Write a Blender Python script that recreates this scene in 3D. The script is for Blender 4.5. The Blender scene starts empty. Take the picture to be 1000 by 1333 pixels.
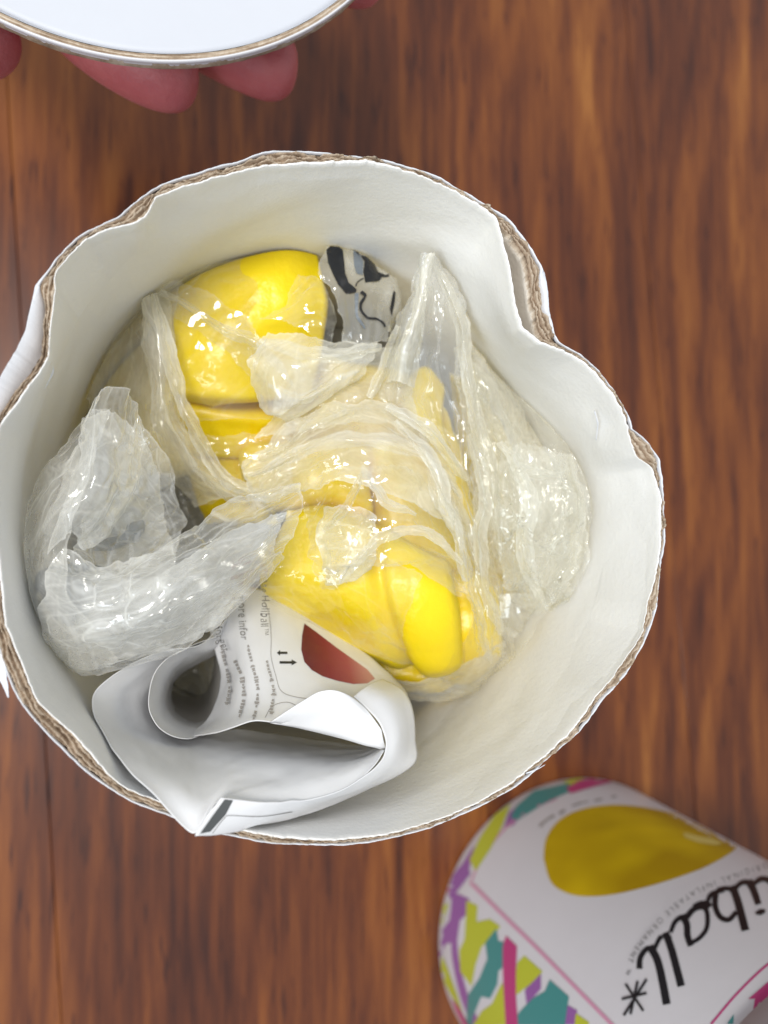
import bpy, bmesh, math, random
import numpy as np
from mathutils import Vector, Matrix
from mathutils.bvhtree import BVHTree
from mathutils.geometry import tessellate_polygon

S = bpy.context.scene
COL = S.collection
# ------------------------------------------------------------------ camera
CH = 0.3236                 # camera height above the table (metres)
H = 0.1825                  # height of the open tube
F = 1000.0                  # focal length in photo pixels
cv = Vector((-0.25, -0.0535, -1.0)).normalized()      # direction of straight down, in camera space
ROT = cv.rotation_difference(Vector((0, 0, -1))).to_matrix()
CAM = Vector((0, 0, CH))
cam = bpy.data.objects.new('camera', bpy.data.cameras.new('camera'))
COL.objects.link(cam)
cam.matrix_world = Matrix.Translation(CAM) @ ROT.to_4x4()
cam.data.sensor_fit = 'HORIZONTAL'
cam.data.sensor_width = 36
cam.data.lens = 36
cam.data.clip_start = 0.01
cam.data.clip_end = 50
cam.data.dof.use_dof = True
cam.data.dof.focus_distance = 0.152
cam.data.dof.aperture_fstop = 16
S.camera = cam
# ------------------------------------------------------------------ light
W = bpy.data.worlds.new('World'); S.world = W; W.use_nodes = True
wn = W.node_tree; bg = wn.nodes['Background']
bg.inputs[0].default_value = (0.90, 0.95, 1.0, 1); bg.inputs[1].default_value = 0.72
def area(name, loc, target, size, power, col, sy=None):
    l = bpy.data.lights.new(name, 'AREA'); l.energy = power; l.color = col; l.size = size
    if sy: l.shape = 'RECTANGLE'; l.size_y = sy
    o = bpy.data.objects.new(name, l); COL.objects.link(o); o.location = loc
    o.rotation_euler = (Vector(target) - Vector(loc)).to_track_quat('-Z', 'Y').to_euler()
    return o
area('ceiling_light', (-0.38, 0.12, 1.5), (0.03, 0, .1), 0.30, 16.0, (1.0, 0.975, 0.93), 0.36)
area('window_light', (-1.5, -0.9, 1.5), (0.05, 0, .1), 1.0, 19.0, (0.80, 0.90, 1.0), 0.8)
S.view_settings.view_transform = 'Standard'
S.view_settings.look = 'None'
S.view_settings.exposure = 0.0
S.view_settings.gamma = 1
S.cycles.max_bounces = 14
S.cycles.diffuse_bounces = 5
S.cycles.transparent_max_bounces = 28
S.cycles.transmission_bounces = 10
S.cycles.caustics_reflective = False
S.cycles.caustics_refractive = False
S.cycles.use_denoising = True

# ------------------------------------------------------------------ helpers
RM = np.array([list(r) for r in ROT])
def U(px, py, z):
    """photo pixel -> world point at height z (arrays allowed)"""
    px = np.asarray(px, float); py = np.asarray(py, float); z = np.asarray(z, float)
    d = np.stack([(px - 500) / F, -(py - 666.5) / F, -np.ones_like(px)], -1) @ RM.T
    t = (z - CH) / d[..., 2]
    return np.array([0, 0, CH]) + d * t[..., None]
def ray(px, py):
    d = RM @ np.array([(px - 500) / F, -(py - 666.5) / F, -1.0])
    return Vector(d).normalized()

def tag(o, label=None, cat=None, group=None, kind=None):
    if label: o['label'] = label
    if cat: o['category'] = cat
    if group: o['group'] = group
    if kind: o['kind'] = kind
    return o
def thing(name, label, cat, loc=(0, 0, 0), group=None):
    o = bpy.data.objects.new(name, None); COL.objects.link(o); o.location = loc
    o.empty_display_size = .01
    return tag(o, label, cat, group)
def mk(name, V, Fc, m, parent=None, smooth=True, attr=None, vcol=None):
    me = bpy.data.meshes.new(name)
    me.from_pydata([tuple(v) for v in np.asarray(V)], [], [tuple(int(i) for i in f) for f in Fc])
    if smooth: me.shade_smooth()
    if attr is not None:
        a = me.attributes.new('crease', 'FLOAT', 'POINT'); a.data.foreach_set('value', np.asarray(attr, np.float32).ravel())
    me.materials.append(m)
    o = bpy.data.objects.new(name, me); COL.objects.link(o)
    if parent:
        o.parent = parent
        o.matrix_parent_inverse = Matrix.Translation(-Vector(parent.location))
    return o
def gridfaces(n, m, wrap=False):
    """n rows, m columns; wrap closes the columns"""
    i = np.arange(n - 1)[:, None]; mm = m if wrap else m - 1
    j = np.arange(mm)[None, :]; j2 = (j + 1) % m
    a = i * m + j; b = i * m + j2; c = (i + 1) * m + j2; d = (i + 1) * m + j
    return np.stack([a, d, c, b], -1).reshape(-1, 4)

def _h(ix, iy, seed):
    n = (ix.astype(np.int64) * 374761393 + iy.astype(np.int64) * 668265263 + seed * 974634777) & 0x7fffffff
    n = ((n ^ (n >> 13)) * 1274126177) & 0x7fffffff
    n = n ^ (n >> 16)
    return (n & 0xffff) / 65535.0
def vn(x, y, seed=0):
    """value noise 0..1"""
    x = np.asarray(x, float); y = np.asarray(y, float)
    ix = np.floor(x); iy = np.floor(y); fx = x - ix; fy = y - iy
    fx = fx * fx * fx * (fx * (fx * 6 - 15) + 10); fy = fy * fy * fy * (fy * (fy * 6 - 15) + 10)
    a = _h(ix, iy, seed); b = _h(ix + 1, iy, seed); c = _h(ix, iy + 1, seed); d = _h(ix + 1, iy + 1, seed)
    return (a * (1 - fx) + b * fx) * (1 - fy) + (c * (1 - fx) + d * fx) * fy
def fbm(x, y, seed=0, o=4):
    s = 0; A = .5
    for k in range(o): s = s + A * vn(x * 2 ** k, y * 2 ** k, seed + k); A *= .5
    return s
def crumple(u, v, seed, freq, n=6, octv=3, aniso=None, gain=.5):
    """fold pattern in mm: masked triangle waves in random directions; returns height and closeness to a fold line"""
    rs = np.random.RandomState(seed); h = np.zeros_like(u); cr = np.zeros_like(u)
    for o in range(octv):
        Fq = freq * 2.05 ** o; A = gain ** o
        for i in range(n):
            a = rs.rand() * math.pi
            if aniso is not None: a = aniso + (rs.rand() - .5) * (.55 if i < n * .7 else 2.2)
            f = Fq * (.5 + rs.rand())
            wx = (fbm(u * Fq * .6 + i * 7.1, v * Fq * .6, seed + i + 31 * o, 3) - .45) * .22
            s = (math.cos(a) * u + math.sin(a) * v) * f + wx + rs.rand() * 9
            t = np.abs((s % 1) * 2 - 1)
            m = vn(u * Fq * .8 + i * 13.7, v * Fq * .8 + o * 3.3, seed * 3 + i)
            m = np.clip((m - .38) / .35, 0, 1)
            h += A * m * (t - .5)
            d = np.minimum(t, 1 - t) / max(f, 1e-6) * .5          # mm to the nearest fold
            cr = np.maximum(cr, m * np.exp(-(d / .22) ** 2) * (.9, .45, .15)[min(o, 2)])
    return h / math.sqrt(n), cr
def catmull(P, t):
    """P: (n, ..., k), t in 0..n-1 -> cubic interpolation along the first axis"""
    n = len(P); i = np.clip(np.floor(t).astype(int), 0, n - 2); f = (t - i)
    g = lambda k: P[np.clip(k, 0, n - 1)]
    p0, p1, p2, p3 = g(i - 1), g(i), g(i + 1), g(i + 2)
    p0 = np.where((i == 0).reshape(-1, *[1] * (P.ndim - 1)), 2 * p1 - p2, p0)
    p3 = np.where((i == n - 2).reshape(-1, *[1] * (P.ndim - 1)), 2 * p2 - p1, p3)
    f = f.reshape(-1, *[1] * (P.ndim - 1))
    return .5 * (2 * p1 + (p2 - p0) * f + (2 * p0 - 5 * p1 + 4 * p2 - p3) * f ** 2 + (3 * p1 - p0 - 3 * p2 + p3) * f ** 3)

# ------------------------------------------------------------------ materials
def mat(name, base=(.8, .8, .8), rough=.5, **kw):
    m = bpy.data.materials.new(name); m.use_nodes = True
    p = m.node_tree.nodes['Principled BSDF']
    p.inputs['Base Color'].default_value = (*base, 1); p.inputs['Roughness'].default_value = rough
    for k, v in kw.items(): p.inputs[k.replace('_', ' ')].default_value = v
    return m
class NT:
    def __init__(s, m): s.t = m.node_tree; s.p = s.t.nodes.get('Principled BSDF')
    def n(s, kind, **kw):
        x = s.t.nodes.new(kind)
        for k, v in kw.items():
            if isinstance(v, (int, float, str, bool)) and hasattr(x, k): setattr(x, k, v)
        return x
    def l(s, a, b): s.t.links.new(a, b)
    def noise(s, vec, scale, detail=3, rough=.5, dist=0):
        x = s.n('ShaderNodeTexNoise'); x.inputs['Scale'].default_value = scale; x.inputs['Detail'].default_value = detail
        x.inputs['Roughness'].default_value = rough; x.inputs['Distortion'].default_value = dist
        if vec: s.l(vec, x.inputs['Vector'])
        return x.outputs['Fac']
    def ramp(s, fac, stops, interp='LINEAR'):
        x = s.n('ShaderNodeValToRGB'); e = x.color_ramp.elements; x.color_ramp.interpolation = interp
        while len(e) < len(stops): e.new(.5)
        for k, (p, c) in enumerate(stops):
            e[k].position = p; e[k].color = (*c, 1) if len(c) == 3 else c
        s.l(fac, x.inputs[0]); return x.outputs[0]
    def mix(s, fac, a, b, mode='MIX'):
        x = s.n('ShaderNodeMix'); x.data_type = 'RGBA'; x.blend_type = mode
        for v, i in ((fac, 0), (a, 6), (b, 7)):
            if isinstance(v, (int, float)): x.inputs[i].default_value = v
            elif isinstance(v, tuple): x.inputs[i].default_value = (*v, 1)
            else: s.l(v, x.inputs[i])
        return x.outputs[2]
    def math(s, op, a, b=0.0, c=None, clamp=False):
        x = s.n('ShaderNodeMath'); x.operation = op; x.use_clamp = clamp
        for v, i in ((a, 0), (b, 1), (c, 2)):
            if v is None: continue
            if isinstance(v, (int, float)): x.inputs[i].default_value = v
            else: s.l(v, x.inputs[i])
        return x.outputs[0]
    def pos(s, scale=(1, 1, 1), rot=(0, 0, 0), loc=(0, 0, 0)):
        g = s.n('ShaderNodeNewGeometry'); mp = s.n('ShaderNodeMapping')
        mp.inputs['Scale'].default_value = scale; mp.inputs['Rotation'].default_value = rot; mp.inputs['Location'].default_value = loc
        s.l(g.outputs['Position'], mp.inputs['Vector']); return mp.outputs[0]
    def bump(s, h, strength=.3, dist=.0005):
        b = s.n('ShaderNodeBump'); b.inputs['Strength'].default_value = strength; b.inputs['Distance'].default_value = dist
        s.l(h, b.inputs['Height']); return b.outputs[0]
def wood_mat():
    m = mat('wood_laminate', (.2, .07, .02), .3); g = NT(m)
    warp = g.n('ShaderNodeTexNoise'); warp.inputs['Scale'].default_value = 1; warp.inputs['Detail'].default_value = 2.5
    base = g.pos((9, 3.4, 1), (0, 0, math.radians(6)), (3.1, .9, 0)); g.l(base, warp.inputs['Vector'])
    sep = g.n('ShaderNodeSeparateXYZ'); g.l(g.pos((1, 1, 1), (0, 0, math.radians(4))), sep.inputs[0])
    info = g.n('ShaderNodeObjectInfo')
    ph = g.math('MULTIPLY', info.outputs['Random'], 9.0)
    # growth bands: x distorted by slow noise, so straight grain turns into arches
    w1 = g.math('MULTIPLY', warp.outputs['Fac'], 1.15)
    s = g.math('MULTIPLY', sep.outputs[0], 9.0); s = g.math('ADD', s, w1); s = g.math('ADD', s, g.math('MULTIPLY', ph, .1))
    wob = g.noise(g.pos((90, 16, 1)), 1, 4, .6)
    s2 = g.math('ADD', g.math('MULTIPLY', s, 24.0), g.math('MULTIPLY', wob, 2.6))
    band = g.math('ADD', g.math('MULTIPLY', g.math('SINE', s2), .5), .5)
    s3 = g.math('ADD', g.math('MULTIPLY', s, 61.0), g.math('MULTIPLY', wob, 7.0))
    band2 = g.math('ADD', g.math('MULTIPLY', g.math('SINE', s3), .5), .5)
    large = g.noise(g.pos((11, 3.2, 1), loc=(.35, .7, 0)), 1, 3, .55)
    streak = g.noise(g.pos((260, 15, 1)), 1, 4, .6)
    fine = g.noise(g.pos((900, 30, 1)), 1, 3, .6)
    mask = g.noise(g.pos((14, 5, 1), loc=(2.2, 1.3, 0)), 1, 2, .5)
    mask = g.math('MULTIPLY', g.math('SUBTRACT', mask, .38), 3.2, clamp=True)
    v = g.math('MULTIPLY', g.math('MULTIPLY', band, mask), .17)
    v = g.math('ADD', v, g.math('MULTIPLY', band2, .045))
    v = g.math('ADD', v, g.math('MULTIPLY', large, .60))
    v = g.math('ADD', v, g.math('MULTIPLY', streak, .24))
    mid_ = g.noise(g.pos((105, 9, 1), loc=(.3, 0, 0)), 1, 4, .55, .4)
    v = g.math('ADD', v, g.math('MULTIPLY', mid_, .46))
    v = g.math('ADD', v, g.math('MULTIPLY', fine, .16))
    fl = g.noise(g.pos((520, 42, 1), loc=(.1, .2, 0)), 1, 2, .5)      # short dark pores
    v = g.math('SUBTRACT', v, g.math('MULTIPLY', g.math('SUBTRACT', fl, .60, clamp=True), 1.3))
    col = g.ramp(v, [(.60, (.042, .0095, .0042)), (.74, (.102, .025, .0068)), (.86, (.180, .051, .0100)), (.95, (.240, .078, .015)), (1.0, (.30, .108, .022))])
    g.p.inputs['Specular IOR Level'].default_value = .3
    g.l(col, g.p.inputs['Base Color'])
    g.p.inputs['Coat Weight'].default_value = .22; g.p.inputs['Coat Roughness'].default_value = .22
    r = g.math('ADD', g.math('MULTIPLY', streak, .15), .36); g.l(r, g.p.inputs['Roughness'])
    g.l(g.bump(g.math('ADD', fine, g.noise(g.pos((500, 500, 500)), 1, 2)), .12, .0002), g.p.inputs['Normal'])
    return m
def paper_mat(name, base, rough=.55, bumps=.25, sub=0.0):
    m = mat(name, base, rough); g = NT(m)
    n1 = g.noise(g.pos((1, 1, 1)), 60, 4, .6); n2 = g.noise(g.pos((1, 1, 1)), 900, 3, .6)
    d = tuple(c * .93 for c in base)
    g.l(g.mix(n1, d, base), g.p.inputs['Base Color'])
    g.l(g.bump(g.math('ADD', g.math('MULTIPLY', n1, 3.0), n2), bumps, .00025), g.p.inputs['Normal'])
    g.p.inputs['Specular IOR Level'].default_value = .35
    return m
def cardboard_mat():
    m = mat('torn_cardboard', (.3, .2, .12), .9); g = NT(m)
    a = g.n('ShaderNodeAttribute'); a.attribute_name = 'crease'
    n = g.noise(g.pos((1, 1, 1)), 1400, 4, .7)
    n0 = g.noise(g.pos((1, 1, 1)), 90, 3, .6)
    v = g.math('ADD', g.math('MULTIPLY', a.outputs['Fac'], .6), g.math('MULTIPLY', n, .5))
    v = g.math('ADD', v, g.math('MULTIPLY', g.math('SUBTRACT', n0, .5), .5))
    g.l(g.ramp(v, [(.2, (.13, .085, .055)), (.5, (.30, .215, .145)), (.8, (.52, .43, .33)), (1, (.72, .66, .58))]), g.p.inputs['Base Color'])
    g.l(g.bump(n, .6, .0004), g.p.inputs['Normal'])
    return m
def film_mat(name, tint=(.96, .95, .90), lo=.14, hi=.85, gl=.02, scale=1.0, rough=.085):
    """thin polythene: clear film with milky scatter that thickens along creases, glossy on both faces"""
    m = bpy.data.materials.new(name); m.use_nodes = True; t = m.node_tree; t.nodes.clear(); g = NT(m)
    out = g.n('ShaderNodeOutputMaterial')
    a = g.n('ShaderNodeAttribute'); a.attribute_name = 'crease'
    P = g.pos((1, 1, 1))
    big = g.noise(P, 55 * scale, 4, .6)
    w = g.n('ShaderNodeTexNoise'); w.inputs['Scale'].default_value = 120; g.l(P, w.inputs['Vector'])
    wp = g.n('ShaderNodeVectorMath'); wp.operation = 'MULTIPLY_ADD'
    g.l(w.outputs['Color'], wp.inputs[0]); wp.inputs[1].default_value = (.002, .002, .002); g.l(P, wp.inputs[2])
    def vor(sc, feat='F1', met='MANHATTAN'):
        v = g.n('ShaderNodeTexVoronoi'); v.feature = feat
        if feat == 'F1': v.distance = met
        v.inputs['Scale'].default_value = sc * scale; g.l(wp.outputs[0], v.inputs['Vector']); return v.outputs['Distance']
    hgt = g.math('ADD', g.math('MULTIPLY', vor(38), 4.4), g.math('MULTIPLY', vor(95), 1.2))
    hgt = g.math('ADD', hgt, g.math('MULTIPLY', g.noise(wp.outputs[0], 60 * scale, 2, .5), 3.0))
    nrm = g.bump(hgt, .42, .0011)
    lw = g.n('ShaderNodeLayerWeight'); lw.inputs['Blend'].default_value = .35; g.l(nrm, lw.inputs['Normal'])
    op = g.math('MULTIPLY', a.outputs['Fac'], (hi - lo) * .32)
    op = g.math('ADD', op, g.math('MULTIPLY', g.math('SUBTRACT', big, .45), 1.0 * (hi - lo)))
    op = g.math('ADD', op, g.math('MULTIPLY', g.math('POWER', lw.outputs['Facing'], 2.5), .75))
    op = g.math('ADD', op, lo)
    op = g.math('MINIMUM', g.math('MAXIMUM', op, lo * .6), hi)
    di = g.n('ShaderNodeBsdfDiffuse'); di.inputs['Color'].default_value = (*tint, 1); g.l(nrm, di.inputs['Normal'])
    tr = g.n('ShaderNodeBsdfTranslucent'); tr.inputs['Color'].default_value = (*tint, 1); g.l(nrm, tr.inputs['Normal'])
    mk1 = g.n('ShaderNodeMixShader'); mk1.inputs[0].default_value = .2; g.l(di.outputs[0], mk1.inputs[1]); g.l(tr.outputs[0], mk1.inputs[2])
    cl = g.n('ShaderNodeBsdfTransparent'); cl.inputs['Color'].default_value = (.985, .985, .97, 1)
    m2 = g.n('ShaderNodeMixShader'); g.l(op, m2.inputs[0]); g.l(cl.outputs[0], m2.inputs[1]); g.l(mk1.outputs[0], m2.inputs[2])
    gs = g.n('ShaderNodeBsdfGlossy'); gs.inputs['Roughness'].default_value = rough; gs.inputs['Color'].default_value = (1, 1, 1, 1); g.l(nrm, gs.inputs['Normal'])
    fr = g.n('ShaderNodeFresnel'); fr.inputs['IOR'].default_value = 1.5; g.l(nrm, fr.inputs['Normal'])
    ff = g.math('MINIMUM', g.math('ADD', g.math('MULTIPLY', fr.outputs[0], .95), gl), .15)
    m3 = g.n('ShaderNodeMixShader'); g.l(ff, m3.inputs[0]); g.l(m2.outputs[0], m3.inputs[1]); g.l(gs.outputs[0], m3.inputs[2])
    g.l(m3.outputs[0], out.inputs[0])
    return m
def vinyl_mat():
    m = mat('yellow_vinyl', (.92, .68, .004), .34); g = NT(m)
    P = g.pos((1, 1, 1)); n = g.noise(P, 45, 3, .5)
    g.l(g.mix(n, (.78, .53, .002), (.90, .73, .004)), g.p.inputs['Base Color'])
    w = g.n('ShaderNodeTexVoronoi'); w.feature = 'F1'; w.distance = 'MANHATTAN'; w.inputs['Scale'].default_value = 55; g.l(P, w.inputs['Vector'])
    g.l(g.bump(g.math('ADD', g.math('MULTIPLY', w.outputs['Distance'], 1.2), g.noise(P, 90, 4, .6)), .42, .0018), g.p.inputs['Normal'])
    g.p.inputs['Subsurface Weight'].default_value = .25; g.p.inputs['Subsurface Radius'].default_value = (.004, .003, .0005)
    g.p.inputs['Subsurface Scale'].default_value = 1.0
    return m
def skin_mat():
    m = mat('skin', (.50, .17, .14), .48); g = NT(m)
    P = g.pos((1, 1, 1)); n = g.noise(P, 70, 4, .6); n2 = g.noise(P, 500, 4, .7)
    g.l(g.mix(n, (.33, .040, .058), (.60, .20, .19)), g.p.inputs['Base Color'])
    g.l(g.bump(g.math('ADD', n2, g.math('MULTIPLY', n, 2.0)), .5, .0006), g.p.inputs['Normal'])
    g.p.inputs['Subsurface Weight'].default_value = .3; g.p.inputs['Subsurface Radius'].default_value = (.003, .001, .0006)
    g.p.inputs['Subsurface Scale'].default_value = 1.0
    return m
M = dict(
    wood=wood_mat(),
    liner=paper_mat('white_liner_paper', (.82, .81, .79), .5, .4),
    skin_paper=paper_mat('white_outer_paper', (.70, .72, .77), .5),
    gloss_paper=paper_mat('glossy_label_paper', (.69, .68, .70), .32, .1),
    leaflet=paper_mat('leaflet_paper', (.72, .72, .73), .42, .08),
    lid=paper_mat('lid_paper', (.56, .575, .62), .5, .05),
    board=cardboard_mat(),
    film=film_mat('wrap_film', (.99, .972, .87), lo=.08, hi=.55),
    milky=film_mat('milky_film', (.99, .972, .88), lo=.27, hi=.9),
    clear=film_mat('very_clear_film', (.98, .96, .87), lo=.03, hi=.42, gl=.03, rough=.1),
    bare=film_mat('bare_film', (.98, .96, .86), lo=.0, hi=.30, gl=.01, rough=.08),
    bounce_film=film_mat('cushion_bounce_film', (.985, .985, .96), lo=.34, hi=.92, scale=.8),  # for whitish under-layers added to scatter light back up through the wrap
    grey_film=film_mat('grey_film', (.86, .865, .84), lo=.22, hi=.65),
    pouch=film_mat('air_pouch_film', (.985, .985, .955), lo=.12, hi=.82, scale=.8),
    vinyl=vinyl_mat(),
    skin=skin_mat(),
    black=mat('black_ink', (.008, .009, .012), .4),
    grey_ink=mat('grey_ink', (.16, .15, .14), .6),
    faint_ink=mat('faint_ink', (.33, .31, .29), .6),
    red=mat('red_ink', (.36, .022, .03), .4),
    bar=mat('dark_bar_ink', (.075, .08, .08), .45),
    pump=mat('grey_plastic', (.15, .17, .19), .4),
    shade_paper=paper_mat('shaded_inner_paper', (.52, .50, .47), .6),  # leaflet paper darkened: shade inside the roll put into the colour
)
m = M['red']; g = NT(m)    # the picture of a red ball prints paler towards one end
_x0, _x1 = float(U(400, 850, .15)[0]), float(U(486, 885, .152)[0])
_sx = g.n('ShaderNodeSeparateXYZ'); g.l(g.pos(), _sx.inputs[0])
_f = g.math('DIVIDE', g.math('SUBTRACT', _sx.outputs[0], _x0), _x1 - _x0)
g.l(g.ramp(_f, [(.0, (.11, .003, .026)), (.3, (.19, .008, .040)), (.65, (.32, .055, .090)), (1, (.50, .24, .24))]), g.p.inputs['Base Color'])
INK = {k: mat(k + '_ink', c, .35) for k, c in dict(purple=(.30, .12, .36), lime=(.50, .54, .045), teal=(.06, .27, .26), magenta=(.50, .055, .20), pink_line=(.62, .30, .42)).items()}

# ------------------------------------------------------------------ the table
floor = mk('floor', [(-1.6, -1.6, -.010), (1.6, -1.6, -.010), (1.6, 1.6, -.010), (-1.6, 1.6, -.010)], [(0, 1, 2, 3)],
           mat('board_gap', (.02, .008, .004), .7), smooth=False)
tag(floor, kind='structure')
def board(x0, x1, ang):
    w = x1 - x0; b = .0003; L = 1.6; c, s = math.cos(ang), math.sin(ang)
    prof = [(x0 + .00008, -.008), (x0 + .00008, -b), (x0 + .00008 + b, 0), (x1 - .00008 - b, 0), (x1 - .00008, -b), (x1 - .00008, -.008)]
    V = []
    for y in (-L, L):
        for x, z in prof: V.append((x * c - y * s, x * s + y * c, z))
    Fc = [(i, i + 1, i + 7, i + 6) for i in range(5)]
    return mk('board', V, Fc, M['wood'], floor, smooth=False)
A1 = U(60, 985, 0); A2 = U(80, 1330, 0); ang = math.atan2(A2[0] - A1[0], -(A2[1] - A1[1])); ca, sa = math.cos(ang), math.sin(ang)
xa = A1[0] * ca + A1[1] * sa
B1 = U(838, 280, 0); xb = B1[0] * ca + B1[1] * sa
pit = (xb - xa)
for k in range(-3, 4): board(xa + k * pit, xa + (k + 1) * pit, ang)

# ------------------------------------------------------------------ the open tube
TC = np.array([.20331, .07283]) * (CH - H); TR = .46050 * (CH - H)
def prof(pts):
    P = U([p[0] for p in pts], [p[1] for p in pts], H); d = P[:, :2] - TC
    th = np.arctan2(d[:, 1], d[:, 0]) % (2 * math.pi); r = np.hypot(d[:, 0], d[:, 1]); k = np.argsort(th); return th[k], r[k]
LINER = [(416,214),(480,212),(532,225),(584,246),(626,270),(646,286),(659,332),(665,358),(670,394),(680,426),(704,446),(724,453),(750,465),(771,483),(792,509),(813,545),(821,582),(828,595),(849,608),(855,628),(857,652),(859,703),(852,745),(840,786),(835,821),(814,855),(779,900),(755,935),(735,959),(700,990),
 (650,1026),(600,1052),(560,1069),(515,1081),(470,1089),(430,1092),(380,1090),(330,1083),(280,1070),(230,1050),(200,1037),(163,1024),(147,1012),(118,978),(94,952),(71,931),(50,910),(34,873),(16,826),(10,815),(4,766),(-2,716),(-6,650),(-6,600),(0,555),(21,528),(52,486),(64,466),(69,410),(74,376),(71,362),(83,343),(114,312),(146,299),(177,291),(192,281),(203,257),(230,246),(260,239),(300,228),(338,218),(380,215)]
CORE_IN = [p for p in LINER if not (p[0] > 640 and 280 < p[1] < 452)] + [(646,286),(667,306),(688,337),(690,358),(696,400),(706,436),(714,447)]
CORE_OUT = [(400,198),(440,201),(480,206),(532,218),(574,232),(610,254),(646,275),(662,286),(678,306),(693,329),(705,350),(704,368),(709,400),(722,436),(727,446),(756,462),(782,488),(802,524),(818,556),(839,571),(857,597),(862,634),(864,686),(860,738),(857,772),(850,804),(838,835),(817,873),(783,910),(762,942),(745,962),(721,978),(700,1000),
 (650,1035),(600,1060),(560,1077),(520,1088),(470,1097),(400,1099),(330,1092),(270,1079),(215,1058),(171,1042),(126,1013),(87,978),(52,942),(34,921),(20,898),(8,866),(-6,820),(-12,776),(-16,700),(-17,640),(-14,590),(0,535),(17,510),(41,483),(53,462),(55,428),(57,393),(50,370),(78,333),(104,307),(156,283),(182,260),(208,242),(260,226),(312,211),(343,200),(370,197)]
SKIN = [p for p in CORE_OUT if not (p[0] < 60 and 365 < p[1] < 600) and not (700 < p[0] < 730 and 340 < p[1] < 445)] + \
       [(46,369),(41,393),(33,428),(21,455),(0,490),(-18,540),(-18,590),(709,353),(715,380),(717,410),(724,440)]
N = 2400
TH = np.arange(N) / N * 2 * math.pi
def sample(pp, w=3):
    th, r = prof(pp); R = np.interp(TH, np.r_[th - 2 * math.pi, th, th + 2 * math.pi], np.r_[r, r, r])
    for _ in range(w): R = (np.roll(R, 1) + R * 2 + np.roll(R, -1)) / 4
    K = np.exp(-np.linspace(-2, 2, 15) ** 2); K /= K.sum()
    return np.convolve(np.r_[R[-7:], R, R[:7]], K, 'valid')
RL = sample(LINER); RC = np.maximum(sample(CORE_IN), RL + .00025); RO = np.maximum(sample(CORE_OUT), RC + .0008); RS = np.maximum(sample(SKIN) , RO + .00025)
arc = TH * TR * 1000
cyc = lambda f, seed, o=3: (fbm(np.cos(TH) * f + 50, np.sin(TH) * f + 50, seed, o) - .47)
RLs = np.real(np.fft.ifft(np.fft.fft(RL) * np.exp(-(np.fft.fftfreq(N, 1 / N) / 9.0) ** 2)))
RINB = TR - .0030                         # round radius lower down, inside
def rin(th, z):
    """inner radius of the liner at angle th and height z"""
    tt = np.r_[TH, 2 * math.pi]; th = th % (2 * math.pi)
    r0 = np.interp(th, tt, np.r_[RL, RL[0]]); r1 = np.interp(th, tt, np.r_[RLs, RLs[0]])
    q = np.clip((H - z) / .022, 0, 1); q = q * q * (3 - 2 * q); r0 = r0 * (1 - q) + r1 * q
    f = np.clip((H - z) / .085, 0, 1); f = f * f * (3 - 2 * f)
    return r0 * (1 - f) + (RINB) * f
def ring_surface(name, rows, m, parent, attr=None):
    V = []
    for r, z in rows:
        z = np.broadcast_to(z, r.shape); V.append(np.stack([TC[0] + r * np.cos(TH), TC[1] + r * np.sin(TH), z], -1))
    return mk(name, np.concatenate(V), gridfaces(len(rows), N, True), m, parent, attr=attr)
tube = thing('cardboard_tube', 'open white cardboard tube with torn brown rim, packed with bags and paper, seen from above', 'tube', (TC[0], TC[1], 0))
lip = cyc(9, 4) * .0016 + cyc(60, 5) * .0010
# liner: a thin sheet, inner face with faint wrinkles, lip, outer face
rows = []
for k, z in enumerate(np.linspace(.004, H, 110)):
    r = rin(TH, np.full(N, z)).copy()
    ub = arc; vb = np.full(N, z * 1000)
    hh, _ = crumple(ub, vb, 12, .016, 7, 3, aniso=.9)
    seam = np.minimum(TH, 2 * math.pi - TH) * 20; hh = hh * np.clip(seam, 0, 1)
    r = r - .0013 * hh * (1 if z < H - .004 else .4)
    rows.append((r, np.full(N, z) + (lip if k == 109 else lip * (k > 100) * (k - 100) / 9)))
rows.append((RL + .00012, H + lip + .0003)); rows.append((RL + .00030, H + lip + .0002))
rows.append((np.minimum(RL + .00034, RC - .0001), H + lip - .002)); rows.append((rin(TH, np.full(N, H - .02)) + .0003, np.full(N, H - .02)))
ring_surface('inner_liner', rows, M['liner'], tube)
# core: fibrous torn edge
K = 15; rows = []; at = []
rag = cyc(30, 8, 4) * .0022
rows.append((RINB + np.zeros(N) + .0006, np.full(N, .002))); at.append(np.full(N, .6))
for z in [.12, .10, .085] + [.076 - .003 * k for k in range(23)] + [.004]:
    f = z / .075 if z < .075 else 1; f = f * f * (3 - 2 * f); zz = np.full(N, H - z)
    rows.append((np.maximum(RC * (1 - f) + (RINB + .0006) * f, rin(TH, zz) + .0012) if z > .009 else RC, zz)); at.append(np.full(N, 1.6))
for k in range(K):
    t = k / (K - 1); r = RC + (RO - RC) * t
    wv = 2.2 * (cyc(7, 60, 3)) ; ply = np.abs(((t * 3.0 + wv) % 1) * 2 - 1)
    fib = fbm(arc * .55 + t * 3, t * 6 + wv * 2 + np.zeros(N), 91, 3) - .45
    fz = fbm(arc * 3, np.full(N, t * 11.), 92, 2) - .4
    z = H - .0006 + rag * .6 + (ply - .6) * .0013 + fib * .0024 + fz * .0006 + lip * .5
    rows.append((r + fib * .0004 * (0 < k < K - 1), z)); at.append(np.clip(.15 + .75 * ply + fz * .5, 0, 1))
rows.append((RO + .0001, np.full(N, H - .004))); at.append(np.full(N, .6))
rows.append((TR - .0006 + np.zeros(N), np.full(N, H - .06))); at.append(np.full(N, .6))
ring_surface('core_board', rows, M['board'], tube, attr=np.concatenate(at))
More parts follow.
